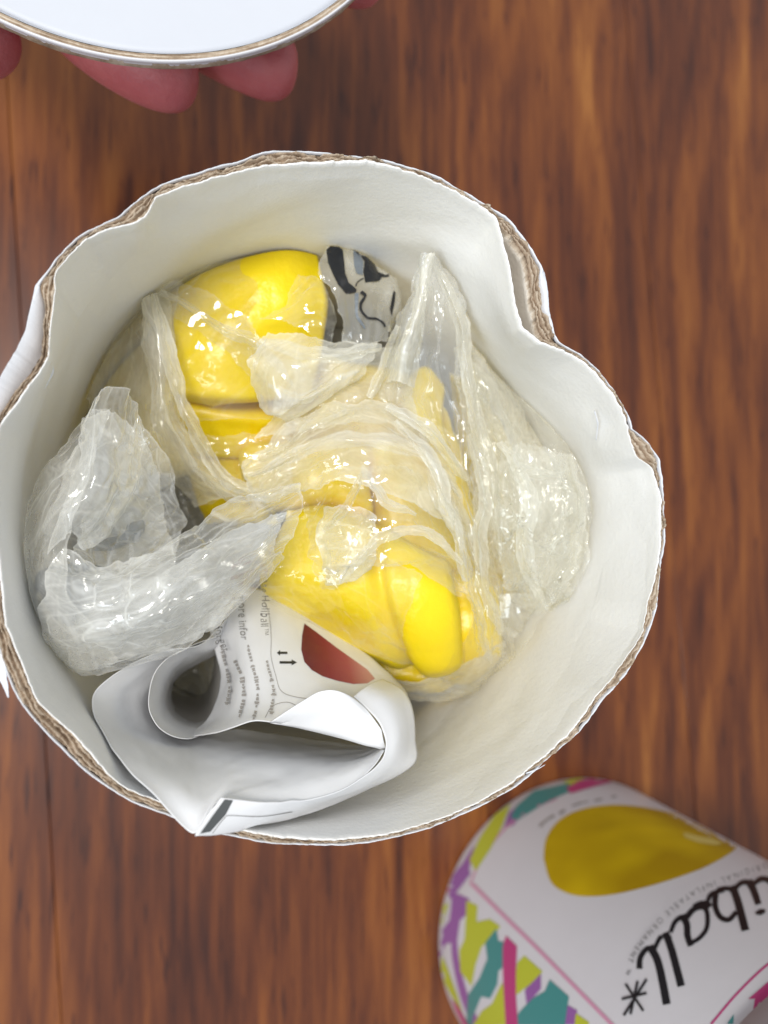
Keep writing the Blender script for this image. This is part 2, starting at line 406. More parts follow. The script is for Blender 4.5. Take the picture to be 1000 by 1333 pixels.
# outer skin: white paper, peeled away where the rim is crushed
gap = np.clip((RS - RO - .0008) / .003, 0, 1); sl = cyc(8, 14) * .0014 + cyc(55, 15, 2) * .0006
rows = [(RO + .00015, H - .0012 - gap * .013 + sl * .5), (RO + .00018 + (RS - RO) * .4 * gap, H - .0005 - gap * .011 + sl * .5), (RS + .00008 + 0 * sl, H + sl - .0002 - gap * .0005), (RS + .00024, H + sl - .0006 - gap * .0005),
        (RS + .0003, H - .01 + 0 * sl), (TR + .0006 * np.ones(N), np.full(N, H - .06)), (TR + .0006 * np.ones(N), np.full(N, .0005))]
ring_surface('outer_paper', rows, M['skin_paper'], tube)
mk('base_disc', [(TC[0] + (TR - .001) * math.cos(a), TC[1] + (TR - .001) * math.sin(a), .004) for a in np.linspace(0, 2 * math.pi, 64, endpoint=False)], [tuple(range(64))], M['liner'], tube, smooth=False)

# ------------------------------------------------------------------ patches: sheets, pads
def clampin(P, margin=.0009):
    d = P[..., :2] - TC; r = np.hypot(d[..., 0], d[..., 1]); th = np.arctan2(d[..., 1], d[..., 0])
    z = P[..., 2]; lim = rin(th, z) - margin
    inside = z < H - .0005
    k = np.where(inside & (r > lim), lim / np.maximum(r, 1e-9), 1.0)
    P = P.copy(); P[..., 0] = TC[0] + d[..., 0] * k; P[..., 1] = TC[1] + d[..., 1] * k
    return P
def surf(ctrl, nu, nv, edge=0, seed=0):
    """ctrl rows of (px, py, depth mm below rim) -> world grid (nu, nv, 3) and lengths in mm"""
    C = np.array(ctrl, float); n, m = C.shape[:2]
    tu = np.linspace(0, 1, nu); tv = np.linspace(0, 1, nv)
    G = catmull(C, tu * (n - 1)); G = np.swapaxes(catmull(np.swapaxes(G, 0, 1), tv * (m - 1)), 0, 1)
    P = U(G[..., 0], G[..., 1], H - G[..., 2] / 1000)
    if edge:      # ragged outline: slide border samples inwards by noise
        L1 = np.linalg.norm(np.diff(P, axis=0), axis=-1).sum(0).mean() * 1000; L2 = np.linalg.norm(np.diff(P, axis=1), axis=-1).sum(1).mean() * 1000
        def jit(L, n, s):
            t = np.linspace(0, L, n); return edge * (fbm(t * .22, np.full(n, s * 3.7), seed + s, 4) * 1.3 + .25 * vn(t * 1.6, np.full(n, s * 1.), seed + 9))
        a, b = jit(L2, nv, 1) / L1, jit(L2, nv, 2) / L1; c, d = jit(L1, nu, 3) / L2, jit(L1, nu, 4) / L2
        TU = tu[:, None] * (1 - a - b)[None, :] + a[None, :]; TV = tv[None, :] * (1 - c - d)[:, None] + c[:, None]
        x = TU * (nu - 1); y = TV * (nv - 1); i = np.clip(x.astype(int), 0, nu - 2); j = np.clip(y.astype(int), 0, nv - 2); fx = (x - i)[..., None]; fy = (y - j)[..., None]
        P = (P[i, j] * (1 - fx) * (1 - fy) + P[i + 1, j] * fx * (1 - fy) + P[i, j + 1] * (1 - fx) * fy + P[i + 1, j + 1] * fx * fy)
    du = np.linalg.norm(np.diff(P, axis=0), axis=-1).mean(1); dv = np.linalg.norm(np.diff(P, axis=1), axis=-1).mean(0)
    u = np.r_[0, np.cumsum(du)] * 1000; v = np.r_[0, np.cumsum(dv)] * 1000
    return P, u, v
def normals(P):
    a = np.gradient(P, axis=0); b = np.gradient(P, axis=1); n = np.cross(a, b)
    n /= np.maximum(np.linalg.norm(n, axis=-1, keepdims=True), 1e-12)
    toc = np.array([0, 0, CH]) - P; s = np.sign((n * toc).sum(-1).mean()) or 1
    return n * s
def sheet(name, ctrl, m, parent=None, amp=1.0, freq=.06, n=6, octv=3, seed=1, edge=1.5, step=.38, aniso=None, clamp=True, gain=.6, bubbles=0, solid=0, extra=None):
    P, u, v = surf(ctrl, 24, 24)
    L1, L2 = u[-1], v[-1]; nu = int(min(max(L1 / step, 12), 330)); nv = int(min(max(L2 / step, 12), 330))
    P, u, v = surf(ctrl, nu, nv, edge, seed); Nn = normals(P); uu, vv = np.meshgrid(u, v, indexing='ij')
    cr = np.zeros_like(uu)
    if amp:
        h, cr = crumple(uu, vv, seed, freq, n, octv, aniso, gain)
        P = P + Nn * (h * amp / 1000)[..., None]
        # sideways pinch keeps folds from looking like a height field
        P[..., 0] += (fbm(uu * .12, vv * .12, seed + 70, 3) - .47) * amp * .0016; P[..., 1] += (fbm(uu * .12, vv * .12, seed + 71, 3) - .47) * amp * .0016
    if bubbles:
        b, rim = bubble(uu, vv, seed); P = P + Nn * (b * bubbles / 1000)[..., None]; cr = np.maximum(cr, rim * .9)
    if extra is not None: P = P + Nn * extra(uu / L1, vv / L2)[..., None] / 1000
    # thicker look where the film is doubled at its border
    e = np.minimum(np.minimum(uu, u[-1] - uu), np.minimum(vv, v[-1] - vv)); cr = np.maximum(cr, np.exp(-(e / .35) ** 2) * (1 if edge else 0))
    if clamp: P = clampin(P)
    o = mk(name, P.reshape(-1, 3), gridfaces(nu, nv), m, parent, attr=cr)
    if solid:
        s = o.modifiers.new('thickness', 'SOLIDIFY'); s.thickness = solid / 1000; s.offset = 0
    return o
def bubble(u, v, seed):
    """air cells: rounded cushions on a jittered lattice"""
    rs = np.random.RandomState(seed + 5); best = np.full(u.shape, 9e9); sec = best.copy()
    for i in range(-1, int(u.max() / 9) + 2):
        for j in range(-1, int(v.max() / 6.5) + 2):
            cx = i * 9 + rs.rand() * 6 + (j % 2) * 4.5; cy = j * 6.5 + rs.rand() * 4.5; a = rs.rand() * 1.6 - .8
            du, dv = (u - cx) * math.cos(a) + (v - cy) * math.sin(a), -(u - cx) * math.sin(a) + (v - cy) * math.cos(a)
            d = ((np.abs(du) / 4.6) ** 3 + (np.abs(dv) / 3.2) ** 3) ** (1 / 3)
            sec = np.where(d < best, best, np.minimum(sec, d)); best = np.minimum(best, d)
    mk_ = np.clip((vn(u * .09, v * .09, seed + 2) - .3) / .25, 0, 1)
    hgt = np.clip((1.02 - best) / .22, 0, 1); hgt = hgt * hgt * (3 - 2 * hgt) * mk_; rim = np.exp(-((best - .95) / .10) ** 2) * mk_
    return hgt, rim
def pad(name, ctrl, m, parent=None, thick=8, amp=.5, freq=.05, seed=1, step=.5, rnd=5.0, extra=None):
    """folded flat bundle: rounded borders going down by thick mm, closed underneath"""
    P, u, v = surf(ctrl, 20, 20); nu = int(max(u[-1] / step, 16)); nv = int(max(v[-1] / step, 16))
    P, u, v = surf(ctrl, nu, nv); Nn = normals(P); uu, vv = np.meshgrid(u, v, indexing='ij')
    e = lambda a, L: np.clip(np.minimum(a, L - a) / rnd, 0, 1)
    q = (1 - e(uu, u[-1])) ** 2.2 + (1 - e(vv, v[-1])) ** 2.2
    drop = 1 - np.sqrt(np.clip(1 - q, 0, 1))
    h, cr = crumple(uu, vv, seed, freq, 5, 2)
    T = P + Nn * ((h * amp - drop * thick * .5) / 1000)[..., None]
    if extra is not None: T = T + Nn * extra(uu / u[-1], vv / v[-1])[..., None] / 1000
    B = P + Nn * ((-thick + drop * thick * .5) / 1000)[..., None]
    T = clampin(T); B = clampin(B)
    Fc = gridfaces(nu, nv); V = np.concatenate([T.reshape(-1, 3), B.reshape(-1, 3)]); k = nu * nv
    return mk(name, V, np.concatenate([Fc, Fc[:, ::-1] + k]), m, parent, attr=np.concatenate([cr.ravel(), cr.ravel()]))
def ribbon(path, w, m, parent, seed, ridge=1.9, name='film_fold'):
    """a pinched fold of film: a narrow strip with a sharp raised spine, tapering to both ends"""
    P = spline(path, 9); t = np.gradient(P[:, :2], axis=0); t /= np.linalg.norm(t, axis=1, keepdims=True); n = np.stack([-t[:, 1], t[:, 0]], 1)
    tap = np.sin(np.linspace(.18, math.pi - .18, 9)) ** .6; rows = []
    rs = np.random.RandomState(seed)
    for k in range(9):
        off = rs.randn() * w * .05
        rows.append([(P[k, 0] + n[k, 0] * (q * w * tap[k] + off), P[k, 1] + n[k, 1] * (q * w * tap[k] + off), P[k, 2] + abs(q) ** .8 * ridge * 2.6 * tap[k] + (1 - tap[k]) * 3) for q in (-.5, -.22, 0, .2, .5)])
    return sheet(name, rows, m, parent, amp=1.1, freq=.10, seed=seed, aniso=1.57, edge=.8, n=5, step=.35)
bvhs = {}
def bvh(*objs):
    V = []; Fc = []; o0 = 0
    for o in objs:
        V += [tuple(o.matrix_basis @ v.co) if not o.parent else tuple(v.co) for v in o.data.vertices]
        Fc += [tuple(i + o0 for i in p.vertices) for p in o.data.polygons]; o0 = len(V)
    return BVHTree.FromPolygons(V, Fc)
def project(name, polys, tree, m, parent, off=.00016, step=.00001, maxlen=9, kind='stuff'):
    """flat print: polygons given in photo pixels laid on the real surface they are printed on"""
    V = []; Fc = []
    for k, P in enumerate(polys):
        tri = tessellate_polygon([[Vector((p[0], p[1], 0)) for p in P]])
        T = [[Vector((P[i][0], P[i][1])) for i in t] for t in tri]
        while T:
            a, b, c = T.pop(); ls = [(a - b).length, (b - c).length, (c - a).length]; q = max(ls)
            if q > maxlen:
                i = ls.index(q); a, b, c = ((a, b, c), (b, c, a), (c, a, b))[i]; mm = (a + b) / 2; T += [[a, mm, c], [mm, b, c]]; continue
            H3 = []
            for p in (a, b, c):
                d = ray(p.x, p.y); hit, nr, _, _ = tree.ray_cast(CAM, d)
                if hit is None: break
                if nr.dot(d) > 0: nr = -nr
                H3.append(hit + nr * (off + step * k))
            if len(H3) == 3: Fc.append((len(V), len(V) + 1, len(V) + 2)); V += [tuple(x) for x in H3]
    if not V: print('no decal', name); return None
    o = mk(name, V, Fc, m, parent, smooth=False)
    bm = bmesh.new(); bm.from_mesh(o.data); bmesh.ops.remove_doubles(bm, verts=bm.verts, dist=1e-6); bm.to_mesh(o.data); bm.free()
    if kind: o['kind'] = kind
    return o
def spline(pts, n):
    P = np.array(pts, float)
    if len(P) == 2: return P[0] + (P[1] - P[0]) * np.linspace(0, 1, n)[:, None]
    return catmull(P, np.linspace(0, len(P) - 1, n))
def stroke(pts, w, n=24, w1=None, rag=0, seed=0, bold=1.0):
    """a brush line as polygon quads in pixel space"""
    P = spline(pts, n); t = np.gradient(P, axis=0); t /= np.linalg.norm(t, axis=1, keepdims=True); nn = np.stack([-t[:, 1], t[:, 0]], 1)
    ww = np.linspace(w, w1 if w1 is not None else w, n) / 2 * bold
    if rag: ww = ww * (1 + rag * (np.random.RandomState(seed).rand(n) - .5))
    a = P + nn * ww[:, None]; b = P - nn * ww[:, None]
    return [tuple(x) for x in a] + [tuple(x) for x in b[::-1]]
def glyphs(text, path, size, shear=0.0, spacing=1.0, end=False):
    """letters of the built-in font laid along a pixel path; up = path direction turned left (screen y down)"""
    cu = bpy.data.curves.new('t', 'FONT'); cu.body = text; cu.size = 1; cu.space_character = spacing; cu.shear = shear; cu.resolution_u = 3
    ob = bpy.data.objects.new('t', cu); COL.objects.link(ob); dg = bpy.context.evaluated_depsgraph_get(); me = bpy.data.meshes.new_from_object(ob.evaluated_get(dg))
    P = spline(path, 80); L = np.r_[0, np.cumsum(np.linalg.norm(np.diff(P, axis=0), axis=1))]; T = np.gradient(P, axis=0); T /= np.linalg.norm(T, axis=1, keepdims=True)
    polys = []; s0 = L[-1] - max(v.co.x for v in me.vertices) * size if end else 0
    for f in me.polygons:
        q = []
        for i in f.vertices:
            co = me.vertices[i].co; s = co.x * size + s0; x = np.interp(s, L, P[:, 0]); y = np.interp(s, L, P[:, 1]); tx = np.interp(s, L, T[:, 0]); ty = np.interp(s, L, T[:, 1])
            q.append((x + ty * co.y * size, y - tx * co.y * size))
        polys.append(q)
    bpy.data.objects.remove(ob); return polys
for rows_, cl in (([[(678,1010,0),(690,1006,0)],[(697,1004,-.9),(701,1000,-.9)],[(711,996,-1.3),(713,994,-1.3)]], False),
                  ([[(-8,846,.5),(5,848,.5)],[(-3,880,.8),(14,884,.8)],[(11,911,2),(14,907,2)]], False),
                  ([[(776,532,7),(783,530,7)],[(780,552,8.5),(790,549,9)],[(796,570,12),(799,568,12)]], True)):
    sheet('torn_paper', rows_, M['skin_paper'], tube, amp=.25, freq=.2, octv=2, edge=.5, step=.3, clamp=cl, solid=.2)
# ------------------------------------------------------------------ what lies at the bottom of the tube
g0 = sheet('crumpled_packing_film', [[(x, y, 92) for x in (60, 250, 430, 600, 700)] for y in (380, 520, 660, 780, 900)], M['milky'], None, amp=6, freq=.03, seed=90, edge=0, step=1.0)
tag(g0, 'crumpled film deep in the tube, showing dark between the bags and the paper roll', 'packing film')

# ------------------------------------------------------------------ folded yellow vinyl ornaments
def fold(*waves):
    return lambda a, b: sum(A * np.sin(fu * a + fv * b + p) for A, fu, fv, p in waves)
top = thing('folded_vinyl_ornament', 'folded yellow vinyl ornament in the clear bag by the back left wall', 'folded ornament', U(300, 430, H - .06), 'deflated yellow ornaments')
pad('folded_panel', [[(272,314,44),(330,310,42),(380,311,41),(416,322,42)],[(204,362,50),(275,358,41),(358,362,37),(436,385,40)],[(203,440,46),(270,440,40),(345,442,39),(430,452,46)],[(212,520,47),(270,527,42),(335,530,44),(412,522,50)]], M['vinyl'], top, thick=18, amp=1.0, freq=.03, seed=4, rnd=3, extra=fold((.5, 6, -9, 0), (.3, 14, 8, 1)))
pad('folded_panel', [[(214,522,52),(290,534,50),(380,545,52)],[(236,600,62),(300,605,60),(390,600,60)]], M['vinyl'], top, thick=12, amp=.6, seed=5, rnd=3)
pad('folded_panel', [[(120,360,72),(250,340,68),(350,320,66),(420,350,70)],[(110,480,70),(250,470,64),(350,470,62),(430,480,66)],[(140,620,72),(250,620,68),(380,620,64),(500,600,64)]], M['vinyl'], top, thick=12, amp=1.2, seed=16, rnd=5)
cen = thing('folded_vinyl_ornament', 'large rolled yellow vinyl ornament at the middle front, partly bare above the printed leaflet', 'folded ornament', U(480, 760, H - .06), 'deflated yellow ornaments')
pad('folded_panel', [[(360,655,38),(425,645,34),(490,665,32),(545,690,31),(598,715,34)],[(335,735,38),(400,730,32),(465,755,30),(545,765,25),(614,778,29)],[(322,768,46),(390,800,42),(455,838,41),(560,862,33),(622,850,38)],[(330,778,56),(400,815,56),(465,850,55),(556,888,50),(626,872,50)]], M['vinyl'], cen, thick=20, amp=1.1, freq=.03, seed=6, rnd=7,
    extra=lambda a, b: -2.6 * np.exp(-((b - .60 - .22 * (a - .5)) / .035) ** 2) + .4 * np.sin(5 * a + 14 * b))
pad('folded_panel', [[(560,740,46),(620,735,41),(660,760,46)],[(575,840,42),(625,835,39),(664,845,46)],[(560,895,54),(610,905,53),(648,895,56)]], M['vinyl'], cen, thick=14, amp=.8, seed=8, rnd=5)
pad('folded_panel', [[(470,840,62),(560,850,58),(660,820,56)],[(490,880,60),(560,885,56),(665,860,56)],[(510,905,64),(570,908,62),(650,900,62)]], M['vinyl'], cen, thick=8, amp=1, seed=17, rnd=4)
rear = thing('folded_vinyl_ornament', 'narrow yellow vinyl fold standing right of centre beneath the tall film peak', 'folded ornament', U(560, 560, H - .06), 'deflated yellow ornaments')
pad('folded_panel', [[(545,458,46),(568,470,44),(590,500,46)],[(512,515,42),(548,530,40),(590,560,43)],[(545,580,44),(580,600,42),(620,640,46)],[(590,690,50),(620,700,48),(650,720,52)]], M['vinyl'], rear, thick=16, amp=.6, seed=9, rnd=5)
pad('folded_panel', [[(470,560,52),(540,560,50),(600,590,52),(640,640,56)],[(480,640,46),(540,650,44),(600,680,46),(655,730,50)],[(490,720,46),(560,740,44),(610,770,46),(650,800,50)]], M['vinyl'], rear, thick=16, amp=1, seed=10, rnd=6)
pad('folded_panel', [[(590,470,62),(640,480,60),(700,520,62)],[(600,600,58),(660,600,56),(740,620,58)],[(620,740,56),(680,760,56),(730,790,58)],[(620,860,64),(680,850,64),(700,840,66)]], M['vinyl'], rear, thick=12, amp=1.4, seed=13, rnd=6)
pad('folded_panel', [[(400,440,66),(470,462,64),(540,470,66)],[(400,500,60),(470,510,58),(540,520,60)],[(400,600,60),(480,610,60),(540,620,60)]], M['vinyl'], rear, thick=12, amp=1.4, seed=14, rnd=6)
pad('folded_panel', [[(235,560,68),(290,570,64),(350,570,64)],[(240,630,66),(300,630,60),(350,630,60)],[(260,690,70),(310,690,66),(360,690,64)]], M['vinyl'], cen, thick=10, amp=1.4, seed=15, rnd=6)
mid = thing('folded_vinyl_ornament', 'crumpled yellow vinyl fold under wrinkled film at the centre of the tube', 'folded ornament', U(400, 600, H - .06), 'deflated yellow ornaments')
pad('folded_panel', [[(300,570,56),(370,560,52),(440,560,50),(500,570,52)],[(310,620,50),(370,612,46),(430,606,43),(490,620,46)],[(340,680,52),(390,670,46),(450,668,42),(500,690,46)]], M['vinyl'], mid, thick=14, amp=1.1, seed=11, rnd=5, extra=fold((.7, 4, 12, 0)))

# ------------------------------------------------------------------ film bags
b1 = thing('plastic_bag', 'clear plastic bag over the yellow block at the back left of the tube', 'plastic bag', U(280, 450, H - .05), 'clear film bags')
sheet('film_layer', [[(190,338,52),(250,318,46),(300,302,44),(420,292,46),(500,330,48)],[(120,420,56),(200,395,42),(262,380,36),(310,400,35),(340,430,42)],[(105,500,58),(200,470,40),(280,460,36),(330,470,36),(400,470,42)],[(112,570,60),(210,560,46),(300,550,40),(390,550,42),(450,560,46)]], M['bare'], b1, amp=1.6, freq=.03, seed=21, aniso=.8, step=.45)
sheet('film_layer', [[(105,440,57),(150,385,52),(190,350,48),(250,330,46)],[(108,520,58),(150,480,50),(195,440,44),(235,420,44)],[(125,600,60),(170,590,52),(210,560,48),(240,540,48)],[(170,650,64),(210,640,56),(240,620,54),(262,612,54)]], M['milky'], b1, amp=2.0, freq=.04, seed=22, aniso=1.2)
sheet('film_fold', [[(172,360,46),(186,350,42),(214,362,42)],[(178,410,44),(196,400,38),(222,410,42)],[(190,480,44),(206,470,36),(232,480,44)],[(204,560,48),(222,550,38),(246,555,46)],[(232,640,54),(262,622,44),(290,622,50)],[(250,668,56),(300,650,48),(340,660,52)]], M['milky'], b1, amp=1.6, freq=.06, seed=23, aniso=1.57)
sheet('film_fold', [[(186,350,40),(250,366,36),(310,392,34),(352,430,34)],[(180,372,42),(240,392,38),(300,430,35),(340,470,36)],[(190,398,44),(236,418,40),(286,460,38),(326,500,38)]], M['clear'], b1, amp=1.4, freq=.05, seed=24, aniso=.8)
sheet('film_flap', [[(326,430,32),(380,425,28),(440,440,28),(505,440,30)],[(322,480,32),(370,470,24),(430,478,24),(492,470,28)],[(334,520,36),(365,530,27),(410,520,28),(470,490,34)],[(352,540,40),(360,546,34),(372,545,36),(430,520,40)]], M['milky'], b1, amp=2.2, freq=.05, seed=25, aniso=.8)
sheet('film_flap', [[(395,350,34),(420,356,30),(438,400,32)],[(360,390,34),(410,400,28),(440,440,30)],[(330,420,34),(390,430,30),(430,470,32)]], M['clear'], b1, amp=1.6, freq=.07, seed=26, aniso=.8)
sheet('film_layer', [[(250,560,52),(320,560,48),(390,550,44)],[(250,610,52),(310,615,46),(380,610,42)],[(262,660,56),(320,650,46),(390,640,40)]], M['clear'], b1, amp=2.2, freq=.07, seed=27, aniso=.12)

b2 = thing('plastic_bag', 'big wrinkled film bag over the centre and front yellow rolls, brightest with lamp glints', 'plastic bag', U(500, 700, H - .04), 'clear film bags')
sheet('film_layer', [[(312,600,40),(370,545,34),(440,512,31),(500,520,31),(560,545,35)],[(316,626,40),(390,580,28),(460,550,24),(520,560,25),(590,600,31)],[(330,640,40),(400,610,24),(470,590,20),(540,610,22),(612,660,30)],[(360,650,38),(410,640,24),(480,640,18),(550,660,20),(622,720,30)]], M['milky'], b2, amp=2.4, freq=.045, seed=31, aniso=.12, n=8)
sheet('film_layer', [[(392,640,28),(450,600,22),(520,600,20),(575,630,26),(620,680,34)],[(398,690,28),(450,670,20),(520,670,16),(575,700,22),(625,740,32)],[(414,735,28),(450,730,20),(500,715,15),(560,720,16),(618,760,24)],[(420,765,32),(460,766,24),(492,742,20),(545,738,20),(612,785,26)]], M['clear'], b2, amp=2.6, freq=.06, seed=32, aniso=.12, n=8)
sheet('film_flap', [[(412,655,24),(450,650,18),(495,665,18)],[(416,710,25),(452,705,17),(498,710,18)],[(420,766,30),(448,768,24),(492,745,24)]], M['milky'], b2, amp=2.0, freq=.08, seed=33, edge=1)
sheet('film_layer', [[(560,560,32),(600,600,28),(640,660,30)],[(590,650,26),(615,690,22),(652,740,28)],[(604,740,28),(632,780,24),(668,800,34)],[(604,830,36),(640,850,32),(672,860,42)],[(540,880,48),(600,905,48),(650,905,50)]], M['clear'], b2, amp=2.0, freq=.05, seed=34, aniso=1.57)
sheet('film_layer', [[(372,672,30),(430,672,26),(500,720,24),(560,745,24)],[(335,750,34),(420,760,25),(470,790,24),(530,820,28)],[(326,775,42),(430,826,36),(490,855,38),(545,872,42)]], M['bare'], b2, amp=1.0, freq=.05, seed=35, octv=3)
sheet('film_layer', [[(480,868,50),(540,880,44),(600,860,40),(660,830,42)],[(500,898,56),(545,905,50),(600,900,46),(668,860,48)],[(520,912,60),(560,914,56),(620,912,54),(650,900,56)]], M['milky'], b2, amp=1.6, freq=.06, seed=36, aniso=.12)

sheet('film_layer', [[(380,470,40),(450,450,36),(530,440,38)],[(360,520,42),(440,500,34),(540,500,34)],[(320,580,42),(420,555,32),(560,560,34)]], M['milky'], b2, amp=2.6, freq=.05, seed=37, aniso=.12)
b3 = thing('plastic_bag', 'tall grey translucent film peak rising at the back, right of the black printed strip', 'plastic bag', U(570, 450, H - .04), 'clear film bags')
sheet('film_peak', [[(545,335,26),(558,326,20),(582,345,22),(602,375,28)],[(520,400,30),(548,385,22),(588,400,22),(610,430,30)],[(505,470,34),(545,450,24),(592,460,24),(614,500,32)],[(500,520,36),(545,520,30),(598,530,28),(620,580,34)],[(540,560,38),(580,590,32),(612,620,30),(632,680,34)]], M['grey_film'], b3, amp=3.0, freq=.055, seed=41, aniso=1.57, edge=1)
sheet('film_fold', [[(556,328,18),(562,326,17),(568,330,20)],[(538,390,22),(548,385,18),(560,392,24)],[(522,440,26),(536,436,20),(552,448,28)],[(500,500,34),(520,500,26),(545,510,32)]], M['milky'], b3, amp=1.0, freq=.08, seed=42, aniso=1.57, edge=.8)
sheet('film_layer', [[(598,430,38),(630,440,36),(655,470,40)],[(610,500,34),(650,510,32),(690,540,38)],[(620,580,32),(660,590,30),(700,600,34)],[(635,700,36),(660,700,30),(700,700,32)]], M['milky'], b3, amp=2.4, freq=.05, seed=43, aniso=1.57)
sheet('film_layer', [[(590,440,34),(615,460,28),(640,520,32)],[(600,540,28),(628,560,22),(655,600,28)],[(612,640,26),(645,660,20),(668,700,26)],[(632,740,32),(662,760,28),(690,780,34)]], M['clear'], b3, amp=2.6, freq=.05, seed=44, aniso=1.57)
sheet('film_layer', [[(610,430,50),(660,450,48),(700,500,50)],[(640,520,44),(690,540,42),(745,580,46)],[(660,640,42),(720,650,36),(772,660,32)],[(680,740,46),(730,740,42),(770,740,40)]], M['clear'], b3, amp=2.2, freq=.04, seed=45)

sheet('film_layer', [[(590,440,46),(660,460,44),(720,520,44)],[(600,560,42),(680,570,38),(760,600,38)],[(610,700,40),(690,700,38),(775,700,36)],[(630,830,46),(690,830,46),(740,810,46)]], M['milky'], b3, amp=3, freq=.05, seed=46, aniso=1.57)
for k, (p, w, mm_, par) in enumerate([
    ([(325,622,33),(390,588,25),(470,572,21),(550,592,22),(602,650,26)], 26, 'milky', b2), ([(335,600,34),(400,562,26),(452,530,24)], 24, 'film', b2), ([(500,530,24),(560,560,22),(610,630,26)], 24, 'milky', b2),
    ([(470,600,20),(500,650,15),(545,668,16)], 20, 'milky', b2), ([(548,560,24),(575,650,19),(612,722,24)], 26, 'film', b2), ([(420,690,20),(455,660,14),(470,610,18)], 16, 'film', b2),
    ([(444,760,22),(490,704,14),(556,690,14),(600,740,20)], 20, 'milky', b2), ([(512,545,24),(560,600,20),(588,670,20),(606,760,24)], 24, 'milky', b2),
    ([(188,352,40),(214,432,34),(236,522,34),(290,622,38),(345,652,36)], 26, 'milky', b1), ([(250,600,42),(305,642,36),(384,636,32)], 30, 'film', b1),
    ([(208,378,38),(280,418,33),(342,452,29),(384,505,28)], 20, 'film', b1), ([(338,442,28),(420,462,23),(500,450,25)], 24, 'milky', b1), ([(345,500,30),(395,520,25),(470,480,25)], 18, 'milky', b1),
    ([(563,335,19),(600,420,22),(614,520,24),(640,620,22),(652,720,27)], 26, 'milky', b3), ([(600,440,34),(640,520,28),(672,600,24),(692,684,24)], 30, 'film', b3),
    ([(650,572,20),(688,640,14),(682,720,18),(712,790,28)], 26, 'milky', b3), ([(742,590,22),(754,660,18),(746,744,26)], 22, 'film', b3),
    ([(610,562,26),(630,640,21),(626,740,25),(652,830,36)], 24, 'milky', b3), ([(580,622,24),(600,700,19),(616,780,25),(642,864,38)], 22, 'film', b3),
    ([(520,420,28),(508,470,28),(480,520,28)], 22, 'milky', b3), ([(660,600,24),(700,620,18),(745,610,20)], 18, 'milky', b3), ([(670,700,24),(720,720,22),(756,700,24)], 20, 'film', b3)]):
    ribbon(p, w, M[mm_], par, 200 + k)
b4 = thing('plastic_bag', 'whitish crinkled film bag leaning on the right wall of the tube', 'plastic bag', U(710, 680, H - .03), 'clear film bags')
sheet('film_layer', [[(652,566,22),(700,582,20),(748,588,20)],[(640,620,24),(700,630,16),(768,625,18)],[(640,690,26),(700,700,18),(776,690,20)],[(652,760,32),(710,770,28),(765,770,28)],[(682,790,38),(720,805,36),(752,800,36)]], M['film'], b4, amp=2.8, freq=.045, seed=51, aniso=1.57, n=7)
sheet('film_layer', [[(650,566,19),(700,572,15),(752,590,18)],[(642,640,20),(690,660,12),(772,660,17)],[(646,720,24),(690,730,17),(770,735,22)],[(670,785,34),(715,795,32),(750,790,33)]], M['film'], b4, amp=3.0, freq=.055, seed=52, aniso=1.45, edge=3.5)
sheet('film_layer', [[(700,590,34),(760,600,30),(790,640,26)],[(710,700,36),(765,700,30),(790,720,26)],[(690,800,46),(740,800,42),(770,790,38)]], M['film'], b4, amp=1.8, freq=.06, seed=53, aniso=1.57)
sheet('film_flap', [[(648,772,30),(690,772,27),(720,788,30)],[(650,820,34),(680,815,30),(700,818,33)],[(668,858,40),(674,856,37),(682,850,38)]], M['clear'], b4, amp=.7, freq=.07, seed=54, edge=.6)

# the printed strip: a flap of film with a black mark, standing by the back wall
sheet('film_layer', [[(600,500,38),(650,480,36),(720,520,34)],[(620,600,32),(680,590,26),(770,610,24)],[(640,700,34),(690,690,28),(785,700,24)],[(650,800,40),(700,800,36),(760,800,34)]], M['film'], b4, amp=3, freq=.05, seed=56, aniso=1.57)
b5 = thing('printed_film_strip', 'film flap printed with a thick black arc and squiggles, by the back wall', 'film strip', U(470, 380, H - .04))
fs = sheet('film_flap', [[(424,300,36),(450,304,36),(490,330,40),(520,360,44)],[(418,350,34),(455,350,34),(500,370,36),(520,400,40)],[(432,400,34),(465,400,32),(500,410,34),(515,430,38)],[(440,452,34),(470,450,32),(500,450,34),(510,450,38)]], M['grey_film'], b5, amp=2.2, freq=.05, seed=61, aniso=1.3, edge=1.5)
tr = bvh(fs)
z5 = lambda L: [(410 + x * .12, 290 + y * .12) for x, y in L]
ink = [z5([(170,98),(302,150),(298,300),(318,440),(330,560),(370,660),(450,730),(440,760),(345,778),(250,680),(190,560),(140,440),(125,300),(145,170)]),
       z5([(480,350),(560,380),(640,460),(680,540),(760,575),(800,560),(795,590),(720,600),(690,640),(540,655),(520,540),(535,430)]),
       z5([(300,225),(410,235),(430,290),(480,350),(470,362),(415,300),(400,262),(300,250)]),
       z5([(850,740),(868,760),(850,900),(825,1020),(805,940),(820,850)]), z5([(790,1180),(868,1240),(845,1285),(790,1245)]),
       stroke(z5([(500,760),(540,800),(495,880),(500,960),(570,1035),(660,1045),(730,1085),(755,1135)]), 4.6, 40, 2.4),
       stroke(z5([(440,700),(460,650),(520,612)]), 1.6, 12)]
project('black_print', ink, tr, M['black'], b5, off=.0003, maxlen=5)
project('grey_print', [stroke(z5([(455,770),(450,900),(460,1020),(540,1150)]), 5.2, 30, 3), z5([(410,300),(480,350),(525,430),(515,580),(450,560),(425,480)])], tr, M['pump'], b5, off=.0003, maxlen=5)

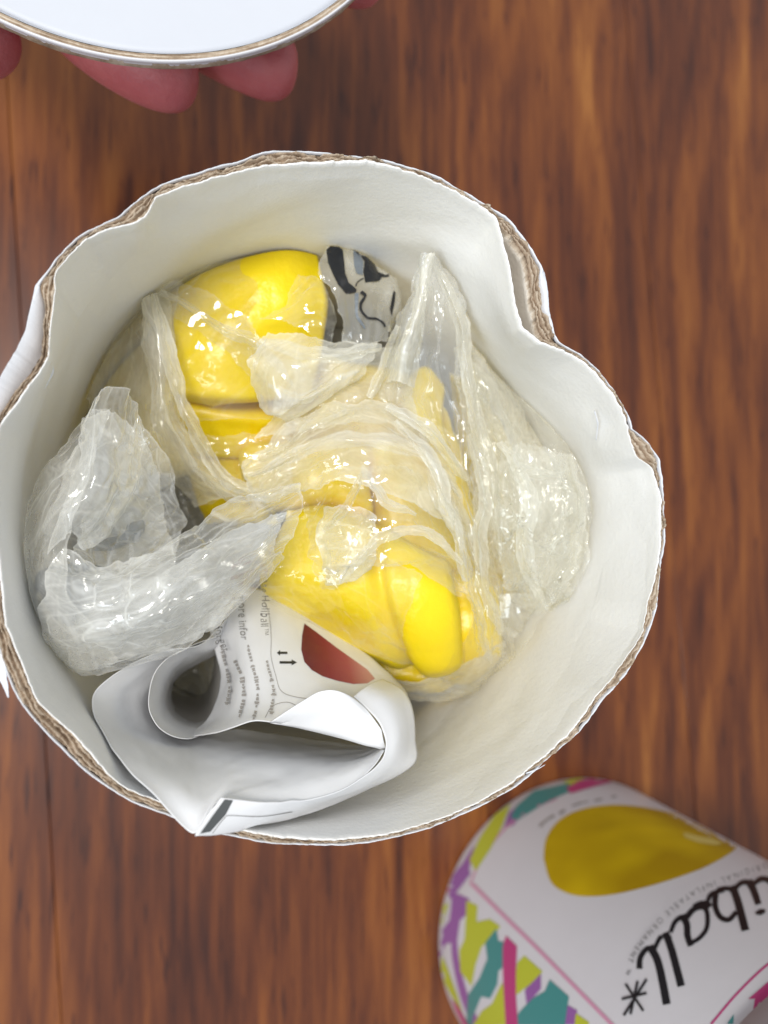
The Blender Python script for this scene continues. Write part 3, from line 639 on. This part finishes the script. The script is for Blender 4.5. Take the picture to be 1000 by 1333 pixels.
# ------------------------------------------------------------------ air cushion wrap at the left
pc = thing('air_cushion_wrap', 'whitish air cushion wrap folded in a V against the left wall of the tube', 'air cushion wrap', U(150, 740, H - .03))
sheet('side_panel', [[(112,540,22),(126,530,18),(150,525,16)],[(58,610,24),(88,620,16),(118,620,13)],[(20,680,22),(54,690,16),(95,690,12)],[(14,750,22),(50,760,15),(90,760,12)],[(40,820,27),(70,820,18),(120,810,14)],[(66,856,32),(110,876,24),(160,860,20)]], M['pouch'], pc, amp=1.3, freq=.06, seed=71, edge=.5, aniso=1.2, bubbles=.5)
sheet('arm_panel', [[(118,516,14),(142,506,11),(172,508,12),(182,545,18)],[(108,560,12),(130,555,7),(160,560,8),(186,590,18)],[(94,620,11),(118,615,5),(148,620,7),(172,640,18)],[(80,680,11),(100,670,5),(128,672,8),(142,690,18)],[(70,720,13),(84,705,8),(98,700,9),(108,715,14)]], M['pouch'], pc, amp=1.6, freq=.07, seed=72, aniso=1.57, edge=.7, bubbles=.35)
sheet('inner_panel', [[(180,540,22),(200,570,22),(222,610,26)],[(160,600,24),(196,630,26),(236,655,30)],[(112,670,20),(178,690,30),(246,678,34)],[(92,722,14),(150,760,24),(235,715,34)]], M['pouch'], pc, amp=1.4, freq=.07, seed=73, edge=.6, bubbles=.6)
sheet('lower_panel', [[(76,712,14),(130,742,16),(180,728,17),(240,694,18),(310,652,17),(396,622,16)],[(58,750,12),(120,770,7),(180,752,6),(250,718,6),(320,686,7),(398,650,10)],[(50,790,14),(110,800,6),(180,790,3),(260,748,4),(325,716,6),(388,684,12)],[(55,830,20),(110,838,10),(180,820,7),(262,780,9),(325,742,12),(372,712,17)],[(66,858,30),(120,882,24),(210,858,22),(280,812,22),(330,768,24),(368,722,26)]], M['pouch'], pc, amp=1.5, freq=.07, seed=74, aniso=.1, edge=.7, bubbles=.6)
sheet('lower_panel', [[(86,725,22),(180,745,22),(300,690,22),(384,655,20)],[(70,800,20),(180,810,14),(290,760,14),(364,705,20)],[(80,850,32),(190,855,28),(290,805,28),(352,745,28)]], M['bounce_film'], pc, amp=1.4, freq=.08, seed=75)  # added under-layer, brightens the panel above it
sheet('inner_panel', [[(112,540,26),(150,530,22),(190,560,24)],[(70,640,24),(130,640,18),(215,640,30)],[(50,720,24),(110,735,34),(235,720,42)],[(90,790,30),(140,790,36),(220,760,42)]], M['bounce_film'], pc, amp=1.6, freq=.06, seed=76, bubbles=.8)
pu = thing('hand_pump', 'grey plastic tube glimpsed inside the air cushion wrap at the left', 'hand pump', U(90, 780, H - .04))
pad('pump_body', [[(58,738,15),(88,734,13),(118,750,16)],[(56,785,16),(88,785,13),(116,790,16)],[(64,832,21),(92,836,19),(118,830,22)]], M['pump'], pu, thick=16, amp=0.2, seed=80, rnd=6)
pad('pump_nozzle', [[(118,655,27),(160,640,28),(200,650,32)],[(128,712,26),(160,716,28),(200,702,32)]], M['pump'], pu, thick=10, amp=0.1, seed=81, rnd=4)

# ------------------------------------------------------------------ the instruction leaflet
lf = thing('instruction_leaflet', 'curled white leaflet with small print and a red ball at the front of the tube', 'leaflet', U(300, 950, H - .05))
kw = dict(amp=.45, freq=.012, octv=2, n=4, edge=0, step=.6, solid=.14, clamp=True)
pt = sheet('printed_page', [[(272,815,44),(300,770,46),(335,765,46),(395,790,44),(470,845,42),(520,888,40)],
                            [(284,858,42),(312,830,35),(347,822,34),(400,840,33),(468,880,33),(530,905,34)],
                            [(287,895,42),(315,880,28),(350,874,25),(400,885,24),(462,912,24),(534,930,26)],
                            [(270,938,40),(302,928,24),(338,918,18),(385,924,16),(440,940,16),(520,958,18)],
                            [(232,962,36),(280,954,18),(335,939,12),(385,946,12),(440,960,11.5),(503,977,10.5)]], M['leaflet'], lf, **kw)
oc = sheet('outer_curl', [[(300,800,42),(262,838,31),(222,846,29),(180,860,26),(140,885,22),(120,912,19),(130,950,13),(165,1000,3),(208,1040,-3),(252,1084,-4.6),(270,1062,-3.8),(290,1041,-2.6),(350,1045.5,-1.5),(400,1043,1),(450,1028,3),(485,1000,5),(502,976,7)],
                     [(300,812,45),(272,842,37),(240,850,34),(210,862,32),(178,888,29),(162,912,27),(170,950,23),(198,985,12),(232,1014,4),(262,1040,-.5),(292,1022,3),(330,1018,4),(370,1016,5),(405,1012,6),(445,1002,8),(476,988,10),(495,974,12)],
                     [(300,820,48),(280,845,44),(255,855,42),(228,868,40),(205,890,38),(192,915,36),(200,945,33),(222,965,28),(250,978,22),(285,984,17),(310,984,15),(340,984,15),(375,984,16),(410,984,17),(440,984,18),(470,980,18),(490,974,17)],
                     [(296,826,58),(285,850,58),(262,862,58),(240,875,60),(220,895,60),(208,915,58),(215,935,56),(235,950,50),(262,950,44),(295,948,40),(320,948,38),(350,953,38),(380,958,38),(410,963,37),(440,966,35),(468,970,30),(486,972,24)]], M['leaflet'], lf, **kw)
sheet('inner_curl', [[(282,828,34),(245,842,30),(212,862,27),(196,890,25),(196,925,22),(212,950,21),(245,962,24),(275,950,32)],
                     [(284,836,46),(254,850,42),(228,870,40),(214,892,38),(212,920,36),(226,940,35),(250,948,38),(274,942,44)],
                     [(284,842,66),(262,856,66),(240,872,66),(226,890,66),(224,912,66),(234,928,66),(255,936,66),(272,930,66)]], M['leaflet'], lf, **kw)
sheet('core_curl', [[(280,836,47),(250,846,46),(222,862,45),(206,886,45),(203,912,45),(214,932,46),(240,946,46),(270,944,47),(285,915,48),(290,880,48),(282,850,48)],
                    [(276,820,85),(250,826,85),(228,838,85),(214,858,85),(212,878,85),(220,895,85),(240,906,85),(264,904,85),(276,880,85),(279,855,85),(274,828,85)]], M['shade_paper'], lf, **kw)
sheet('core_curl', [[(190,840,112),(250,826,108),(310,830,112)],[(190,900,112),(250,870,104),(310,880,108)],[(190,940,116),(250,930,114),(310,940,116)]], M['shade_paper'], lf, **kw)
st = sheet('front_lip', [[(288,1038,-5.2),(350,1044,-3.0),(400,1041.5,.4),(450,1027,2.4),(485,1000,4.4),(502,975,6.4),(499,950,8),(482,925,9),(462,906,10)],
                         [(271,1062,-6.0),(330,1064,-1.6),(402,1050,5),(458,1030,7),(508,1000,8),(522,970,9),(520,938,11),(505,910,13),(478,893,15)],
                         [(254,1088,-6.4),(310,1082,-.2),(402,1060,9),(470,1032,14),(536,998,14),(540,962,18),(537,926,20),(524,898,24),(498,884,28)]], M['leaflet'], lf, **kw)
kw2 = dict(kw); kw2['amp'] = .1
sheet('raised_flap', [[(352,940,11),(392,914,8),(418,900,6.5),(444,901,6),(474,920,8.5),(497,950,8)],
                      [(366,942,12),(402,928,9),(432,922,8),(458,926,8),(482,942,8.5),(499,962,8)],
                      [(352,941,12.4),(384,946.5,12),(412,953,11),(440,960,10.5),(473,970,10),(503,976,9.5)]], M['leaflet'], lf, **kw2)
tr = bvh(pt)
tx = glyphs('more infor', [(312,782),(314,800),(315,832),(321,870)], 12.5, spacing=.95)
tx += glyphs("Don't forget", [(295.5,793),(297,815),(300,838),(306,870)], 12.0, spacing=.95)
tx += glyphs('Please Holiball\u2122', [(335,771),(337,788),(338.5,815),(340,848),(345,876)], 12.0, spacing=.95)
project('small_print', tx, tr, M['grey_ink'], lf, maxlen=8)
def words(path, lens, w, seed):     # lines of print too soft in the photograph to read
    P = spline(path, 200); L = np.r_[0, np.cumsum(np.linalg.norm(np.diff(P, axis=0), axis=1))]; out = []; p = 0; rs = np.random.RandomState(seed)
    for l in lens:
        e = p + l
        while p < e:
            q = np.linspace(p, p + 2.6 + rs.rand() * 2.2, 5); out.append(stroke(np.stack([np.interp(q, L, P[:, 0]) + rs.rand() - .5, np.interp(q, L, P[:, 1])], 1), w * (.55 + .7 * rs.rand()), 5, rag=.9, seed=rs.randint(999))); p = q[-1] + 1.2
        p += 3.5
    return out
wl = words([(323,840),(328,862),(334,885),(336,910),(330,940)], [22, 30, 18, 20], 4.2, 1) + words([(308,860),(317,885),(319,910),(312,940)], [18, 26, 22], 4.2, 2) + \
     words([(347,862),(353,885),(356,905),(352,935)], [24, 14, 24], 4.2, 3) + words([(287,822),(292,845),(300,875),(303,900),(297,930)], [14, 26, 20, 24], 4.0, 4)
project('small_print', wl, tr, M['faint_ink'], lf, maxlen=8)
project('panel_outline', [stroke([(343,781),(350,800),(353,830),(353,855),(359,880),(366,900),(385,908),(420,912)], .8, 40), stroke([(345,935),(355,920),(375,915),(395,925)], .8, 20)], tr, M['faint_ink'], lf)
arrow = lambda x0, x1, y, w, h: [(x0, y - w), (x1 - h if x1 > x0 else x1 + h, y - w), (x1 - h if x1 > x0 else x1 + h, y - w * 2.4), (x1, y), (x1 - h if x1 > x0 else x1 + h, y + w * 2.4), (x1 - h if x1 > x0 else x1 + h, y + w), (x0, y + w)]
project('arrow_symbol', [arrow(374, 360.5, 850.5, 1.5, 4), arrow(364, 386.5, 863, 1.6, 7)], tr, M['black'], lf)
project('red_ball_picture', [[(396,812),(393,828),(392,846),(396,862),(406,873),(420,881),(440,887),(460,891),(478,890),(488,884),(478,872),(440,845),(410,822)]], tr, M['red'], lf, off=.00013)
tr = bvh(st, oc)
project('dark_bar', [[(292,1040.5),(303,1041.5),(293,1060),(273,1082),(260,1084.5),(276,1062)]], bvh(st), M['bar'], lf, maxlen=3, off=.0002)
project('panel_outline', [stroke([(276,1084),(292,1064),(300,1061),(340,1062),(380,1056)], .7, 20)], tr, M['grey_ink'], lf, off=.0002)

# ------------------------------------------------------------------ the second, closed tube
C2 = np.array([.5201 * CH, -.5186 * CH]); R2 = .2009 * CH
can = thing('printed_canister', 'closed white canister printed with a yellow ornament and brush strokes at the lower right', 'canister', (C2[0], C2[1], 0))
nn = 160; prof2 = [(R2 - .006, .0006), (R2 - .0012, .0003), (R2 - .0003, .0010), (R2, .0022), (R2, .0205), (R2, .06), (R2, .12), (R2, .158)]
V = []; a2 = np.linspace(0, 2 * math.pi, nn, endpoint=False)
for r, z in prof2: V += [(C2[0] + r * math.cos(a), C2[1] + r * math.sin(a), z) for a in a2]
body = mk('body', V, gridfaces(len(prof2), nn, True), M['gloss_paper'], can)
prof3 = [(R2 + .0002, .1585), (R2 + .0016, .1585), (R2 + .0018, .1825), (R2 + .0012, .1835), (R2 - .002, .1835), (0.0005, .1835)]
V = []
for r, z in prof3: V += [(C2[0] + r * math.cos(a), C2[1] + r * math.sin(a), z) for a in a2]
mk('cap', V, gridfaces(len(prof3), nn, True), M['gloss_paper'], can)
tr = bvh(body)
project('label_line', [stroke([(615,1151),(660,1196),(705,1240),(795,1332),(840,1378)], 5.0, 30), stroke([(612,1152),(628,1118),(655,1082),(690,1055),(725,1040)], 2.6, 30)], tr, INK['pink_line'], can)
z8 = lambda L: [(540 + x * .46, 980 + y * .46) for x, y in L]
zb = lambda L: [(560 + x * .22, 1140 + y * .22) for x, y in L]
cols = {k: [] for k in INK}
def B(c, P):
    cx = sum(p[0] for p in P) / len(P); cy = sum(p[1] for p in P) / len(P)
    cols[c].append([(cx + (x - cx) * 1.2, cy + (y - cy) * 1.06) for x, y in P])
B('purple', zb([(100,-60),(200,-40),(225,0),(185,60),(150,110),(215,140),(215,215),(170,265),(155,380),(100,395),(70,470),(35,540),(30,420),(60,350),(120,260),(130,150),(95,90)]))
B('purple', stroke(zb([(150,370),(155,480),(175,600),(210,740),(260,870)]), 6.5, 20, 9))
B('lime', zb([(225,160),(280,190),(275,280),(340,265),(392,305),(360,360),(300,420),(270,520),(250,640),(225,600),(195,560),(190,440),(215,380),(222,260)]))
B('teal', zb([(385,330),(395,400),(440,410),(440,520),(395,570),(390,640),(355,720),(310,710),(270,820),(265,880),(235,880),(245,700),(300,610),(340,500),(330,410)]))
B('magenta', zb([(455,370),(510,430),(505,560),(505,700),(515,880),(455,880),(445,700),(440,560),(440,430)]))
B('lime', zb([(560,480),(650,570),(590,640),(520,700),(515,600),(525,520)]))
B('purple', zb([(650,575),(650,670),(580,760),(570,680),(600,620)]))
B('teal', zb([(705,625),(800,720),(790,800),(780,880),(510,880),(560,800),(620,730),(680,690)]))
B('purple', zb([(810,765),(865,800),(860,880),(790,880)])); B('lime', zb([(870,820),(935,870),(930,940),(860,930)]))
B('lime', zb([(420,640),(440,740),(440,880),(270,890),(320,800),(370,760)]))
B('lime', zb([(105,170),(80,250),(50,350),(30,350),(45,240),(80,180)])); B('lime', zb([(80,480),(110,560),(160,720),(180,800),(120,690),(75,600)]))
B('magenta', zb([(40,580),(90,690),(160,770),(215,890),(120,890),(60,720)])); B('magenta', zb([(95,40),(110,0),(130,-40),(110,110),(80,160)]))
B('lime', z8([(180,330),(165,300),(190,240),(225,180),(262,150),(240,215),(215,270)])); B('purple', z8([(150,290),(165,265),(150,340),(130,370),(100,380)]))
B('teal', z8([(300,150),(340,110),(420,90),(440,105),(400,125),(350,155),(300,190),(285,180)])); B('purple', z8([(270,170),(300,145),(310,165),(280,205),(258,210)]))
B('magenta', z8([(440,100),(470,80),(530,70),(560,80),(510,95),(450,115)])); B('lime', z8([(425,84),(470,68),(500,66),(450,92)]))
B('lime', z8([(585,78),(640,88),(700,112),(640,100)])); B('teal', z8([(560,66),(600,72),(585,84),(555,76)]))
for k, P in enumerate([(12,1345),(60,1350),(0,0)][:0]): pass
for c, L in cols.items():
    if L: project('brush_print', L, tr, INK[c], can, off=.00010 + .00003 * list(cols).index(c))
# the pictured ornament: printed yellow, so it is flat on the label
om = mat('ornament_print', (.56, .38, .003), .4); g = NT(om)
g.l(g.ramp(g.noise(g.pos((1, 1, 1), loc=(.02, .03, .01)), 26, 2), [(.35, (.42, .27, .002)), (.62, (.66, .47, .004))]), g.p.inputs['Base Color'])
orn = z8([(365,300),(370,250),(395,205),(440,172),(510,152),(590,148),(680,160),(760,180),(830,205),(885,235),(910,265),(885,290),(820,325),(740,355),(650,382),(560,402),(480,407),(425,395),(385,365)])
orn = [tuple(p) for p in spline(orn + [orn[0]], 70)[:-1]]
project('ornament_picture', [orn], tr, om, can, off=.00008, maxlen=12)
hl = mat('ornament_print_highlight', (.66, .55, .16), .4)
project('ornament_highlight', [z8([(760,226),(800,236),(850,246),(872,258),(850,262),(800,254),(765,240)])], tr, hl, can, off=.00013)
zc = lambda L: [(780 + x * .22, 1100 + y * .22) for x, y in L]
sk = [stroke(zc([(240,735),(245,670),(285,615),(330,620)]), 6.6, 20, 5, bold=1.22), stroke(zc([(300,600),(345,680),(375,800),(402,945)]), 8.2, 24, 8.6, bold=1.22),
      stroke(zc([(330,615),(360,555),(395,525),(420,560)]), 4.5, 20, 6, bold=1.22), stroke(zc([(395,520),(430,620),(460,730),(488,838)]), 7.8, 24, 8.2, bold=1.22),
      stroke(zc([(425,520),(450,460),(490,430),(520,450)]), 4.5, 20, 6, bold=1.22), stroke(zc([(490,420),(520,470),(525,540),(545,600)]), 7.6, 24, 6.5, bold=1.22),
      stroke(zc([(520,430),(560,385),(610,370),(640,400),(640,490),(600,550),(545,585)]), 6.4, 30, 4, bold=1.22), stroke(zc([(560,370),(600,350),(640,350),(660,370)]), 5, 16, 6, bold=1.22),
      stroke(zc([(640,350),(660,300),(700,280),(740,270)]), 4.5, 16, 5, bold=1.22), stroke(zc([(690,290),(690,370),(720,430),(770,445),(815,400)]), 6.4, 24, 5, bold=1.22), stroke(zc([(700,270),(770,262),(820,310)]), 5, 20, 4.5, bold=1.22),
      stroke(zc([(790,245),(820,330),(845,420),(868,510)]), 7.8, 24, 8.4, bold=1.22), stroke(zc([(800,270),(840,230),(880,225),(910,250)]), 4.5, 16, 6, bold=1.22), stroke(zc([(885,215),(915,270),(945,355)]), 7.8, 16, 6.6, bold=1.22),
      stroke(zc([(915,235),(960,205),(1010,215),(1040,260),(1055,330),(1080,420)]), 4.8, 30, 8, bold=1.22),
      [tuple(p) for p in zc([(925,405),(950,385),(985,385),(985,405),(955,420),(930,415)])]]
for a, b in (((160,825),(265,985)), ((285,798),(150,1012)), ((138,915),(285,880)), ((190,1005),(232,810))): sk.append(stroke(zc([a, ((a[0]+b[0])/2,(a[1]+b[1])/2), b]), 3.4, 10, 3.4))
project('logo_lettering', sk, tr, M['black'], can, off=.00010, maxlen=14)
arc_t = glyphs('THE ORIGINAL INFLATABLE ORNAMENT \u2122', [(1130,1128),(1060,1128),(1000,1137),(950,1150),(905,1168),(870,1192),(840,1220),(822,1244),(813,1268)], 10.0, spacing=1.45, end=True)
project('small_print', arc_t, tr, M['bar'], can)
project('small_print', [stroke([(703,1076),(712,1068),(722,1062)], 4.5, 10, rag=.9, seed=1), stroke([(728,1060),(736,1055)], 4.5, 8, rag=.9, seed=2), stroke([(745,1050),(756,1046),(766,1044)], 2.4, 12, rag=.9, seed=3), stroke([(774,1043),(784,1041)], 2.4, 8, rag=.9), stroke([(796,1038),(803,1037)], 2.4, 8, rag=.9)], tr, M['faint_ink'], can)
bx = [stroke([(926,1334),(960,1294),(1000,1256),(1040,1232)], 3.0, 20)]
project('label_line', bx, tr, INK['magenta'], can, off=.00012)
project('bird_picture', [zc([(1000,815),(885,915),(925,912),(900,1060),(1080,1080),(1100,780)])], tr, INK['magenta'], can)
project('bird_picture', [zc([(800,1005),(795,1060),(760,1060)])], tr, INK['teal'], can)

# ------------------------------------------------------------------ the lid in the hand
LZ = CH - .1595
LC = np.array([-.09079, 1.0385]) * .1595; LR = .4074 * .1595
lid = thing('tube_lid', 'round white tube lid with thin brown cardboard edge, held at the top left', 'lid', (LC[0], LC[1], LZ - .012))
def lathe(name, prof, m, cx, cy, n=512, attr=None, wav=None):
    V = []; a = np.linspace(0, 2 * math.pi, n, endpoint=False); A = []
    for i, (r, z) in enumerate(prof):
        w = wav(a, i) if wav else 0
        V += list(np.stack([cx + (r + w) * np.cos(a), cy + (r + w) * np.sin(a), z + w * .6 + 0 * a], -1))
        A.append(np.clip(.5 + .9 * (fbm(a * LR * 900 * .4, np.full(n, i * 2.), 5, 3) - .47) + (.35 if i % 2 else -.2), 0, 1))
    return mk(name, V, gridfaces(len(prof), n, True), m, lid, attr=np.concatenate(A))
lathe('lid_disc', [(.0002, LZ - .0016), (LR - .0042, LZ - .0016), (LR - .0028, LZ - .0013), (LR - .0026, LZ - .0022), (LR - .0027, LZ - .0025)], M['lid'], LC[0] + .00035, LC[1])
lathe('lid_lining', [(LR - .0021, LZ - .0026), (LR - .0020, LZ - .0003), (LR - .00165, LZ)], M['lid'], LC[0], LC[1])
lathe('cardboard_edge', [(LR - .0017, LZ - .003), (LR - .0016, LZ - .0001), (LR - .0013, LZ + .0001), (LR - .0010, LZ - .0001), (LR - .0007, LZ), (LR - .0004, LZ - .0001), (LR - .0003, LZ - .003)], M['board'], LC[0], LC[1], wav=lambda a, i: (fbm(np.cos(a) * 40 + 50, np.sin(a) * 40 + 50, 7 + i, 3) - .47) * .0005)
lathe('lid_wall', [(LR - .00035, LZ - .002), (LR - .0003, LZ + .0002), (LR, LZ + .0001), (LR, LZ - .0008), (LR - .0008, LZ - .0018), (.001, LZ - .0026)], M['gloss_paper'], LC[0], LC[1])

# ------------------------------------------------------------------ the hand under the lid
def hand():
    Hz = LZ - .0300      # below the lid
    def p(px, py, dz=0): return U(px, py, Hz + dz)
    V = []; E = []; Rr = []
    def add(co, r, par=None):
        V.append(tuple(co)); Rr.append(r); i = len(V) - 1
        if par is not None: E.append((par, i))
        return i
    palm = add(p(30, -190, -.014), .020)
    k2 = add(p(80, -140, -.014), .018, palm); k1 = add(p(-60, -230, -.012), .020, palm)
    wr = add(p(-190, -340, -.012), .019, k1); add(p(-480, -560, -.014), .024, wr)
    def finger(pts, root):
        for a, b, dz, r in pts: root = add(p(a, b, dz), r, root)
    finger([(170,-120,-.012,.0095),(290,-85,-.004,.0082),(385,-55,.000,.0076),(448,-40,.003,.0074),(478,-32,.003,.0072),(494,-28,.003,.0056),(502,-26,.003,.0022)], k2)     # index
    finger([(110,-80,-.012,.0098),(190,-15,-.004,.0086),(262,42,.000,.0080),(330,76,.003,.0078),(358,86,.003,.0078),(378,90,.003,.0062),(388,92,.003,.0026)], k2)       # middle
    finger([(10,-100,-.013,.0098),(70,-15,-.005,.0086),(120,48,-.001,.0080),(192,88,.003,.0082),(226,97,.003,.0082),(248,101,.003,.0066),(260,103,.003,.0028)], palm)      # ring
    finger([(-90,-120,-.012,.0092),(-80,-40,-.005,.0078),(-58,20,-.001,.0072),(-28,48,.001,.0074),(-8,68,.001,.0074),(4,80,.001,.0056),(9,85,.001,.0022)], k1)     # little
    finger([(60,-270,-.006,.0125),(170,-330,.002,.0105),(260,-350,.006,.0092),(310,-345,.008,.0075)], palm)                      # thumb
    me = bpy.data.meshes.new('person'); me.from_pydata(V, E, []); o = bpy.data.objects.new('person', me); COL.objects.link(o)
    s = o.modifiers.new('skin', 'SKIN'); s.use_smooth_shade = True
    o.data.skin_vertices.new() if not o.data.skin_vertices else None
    for i, r in enumerate(Rr): o.data.skin_vertices[0].data[i].radius = (r * 1.16, r * 1.16); o.data.skin_vertices[0].data[i].use_root = (i == 0)
    ss = o.modifiers.new('smooth', 'SUBSURF'); ss.levels = 3; ss.render_levels = 3
    me.materials.append(M['skin'])
    tag(o, "a person's bare hand holding the white lid from below, pink fingertips showing under its edge", 'person')
    return o
hand()
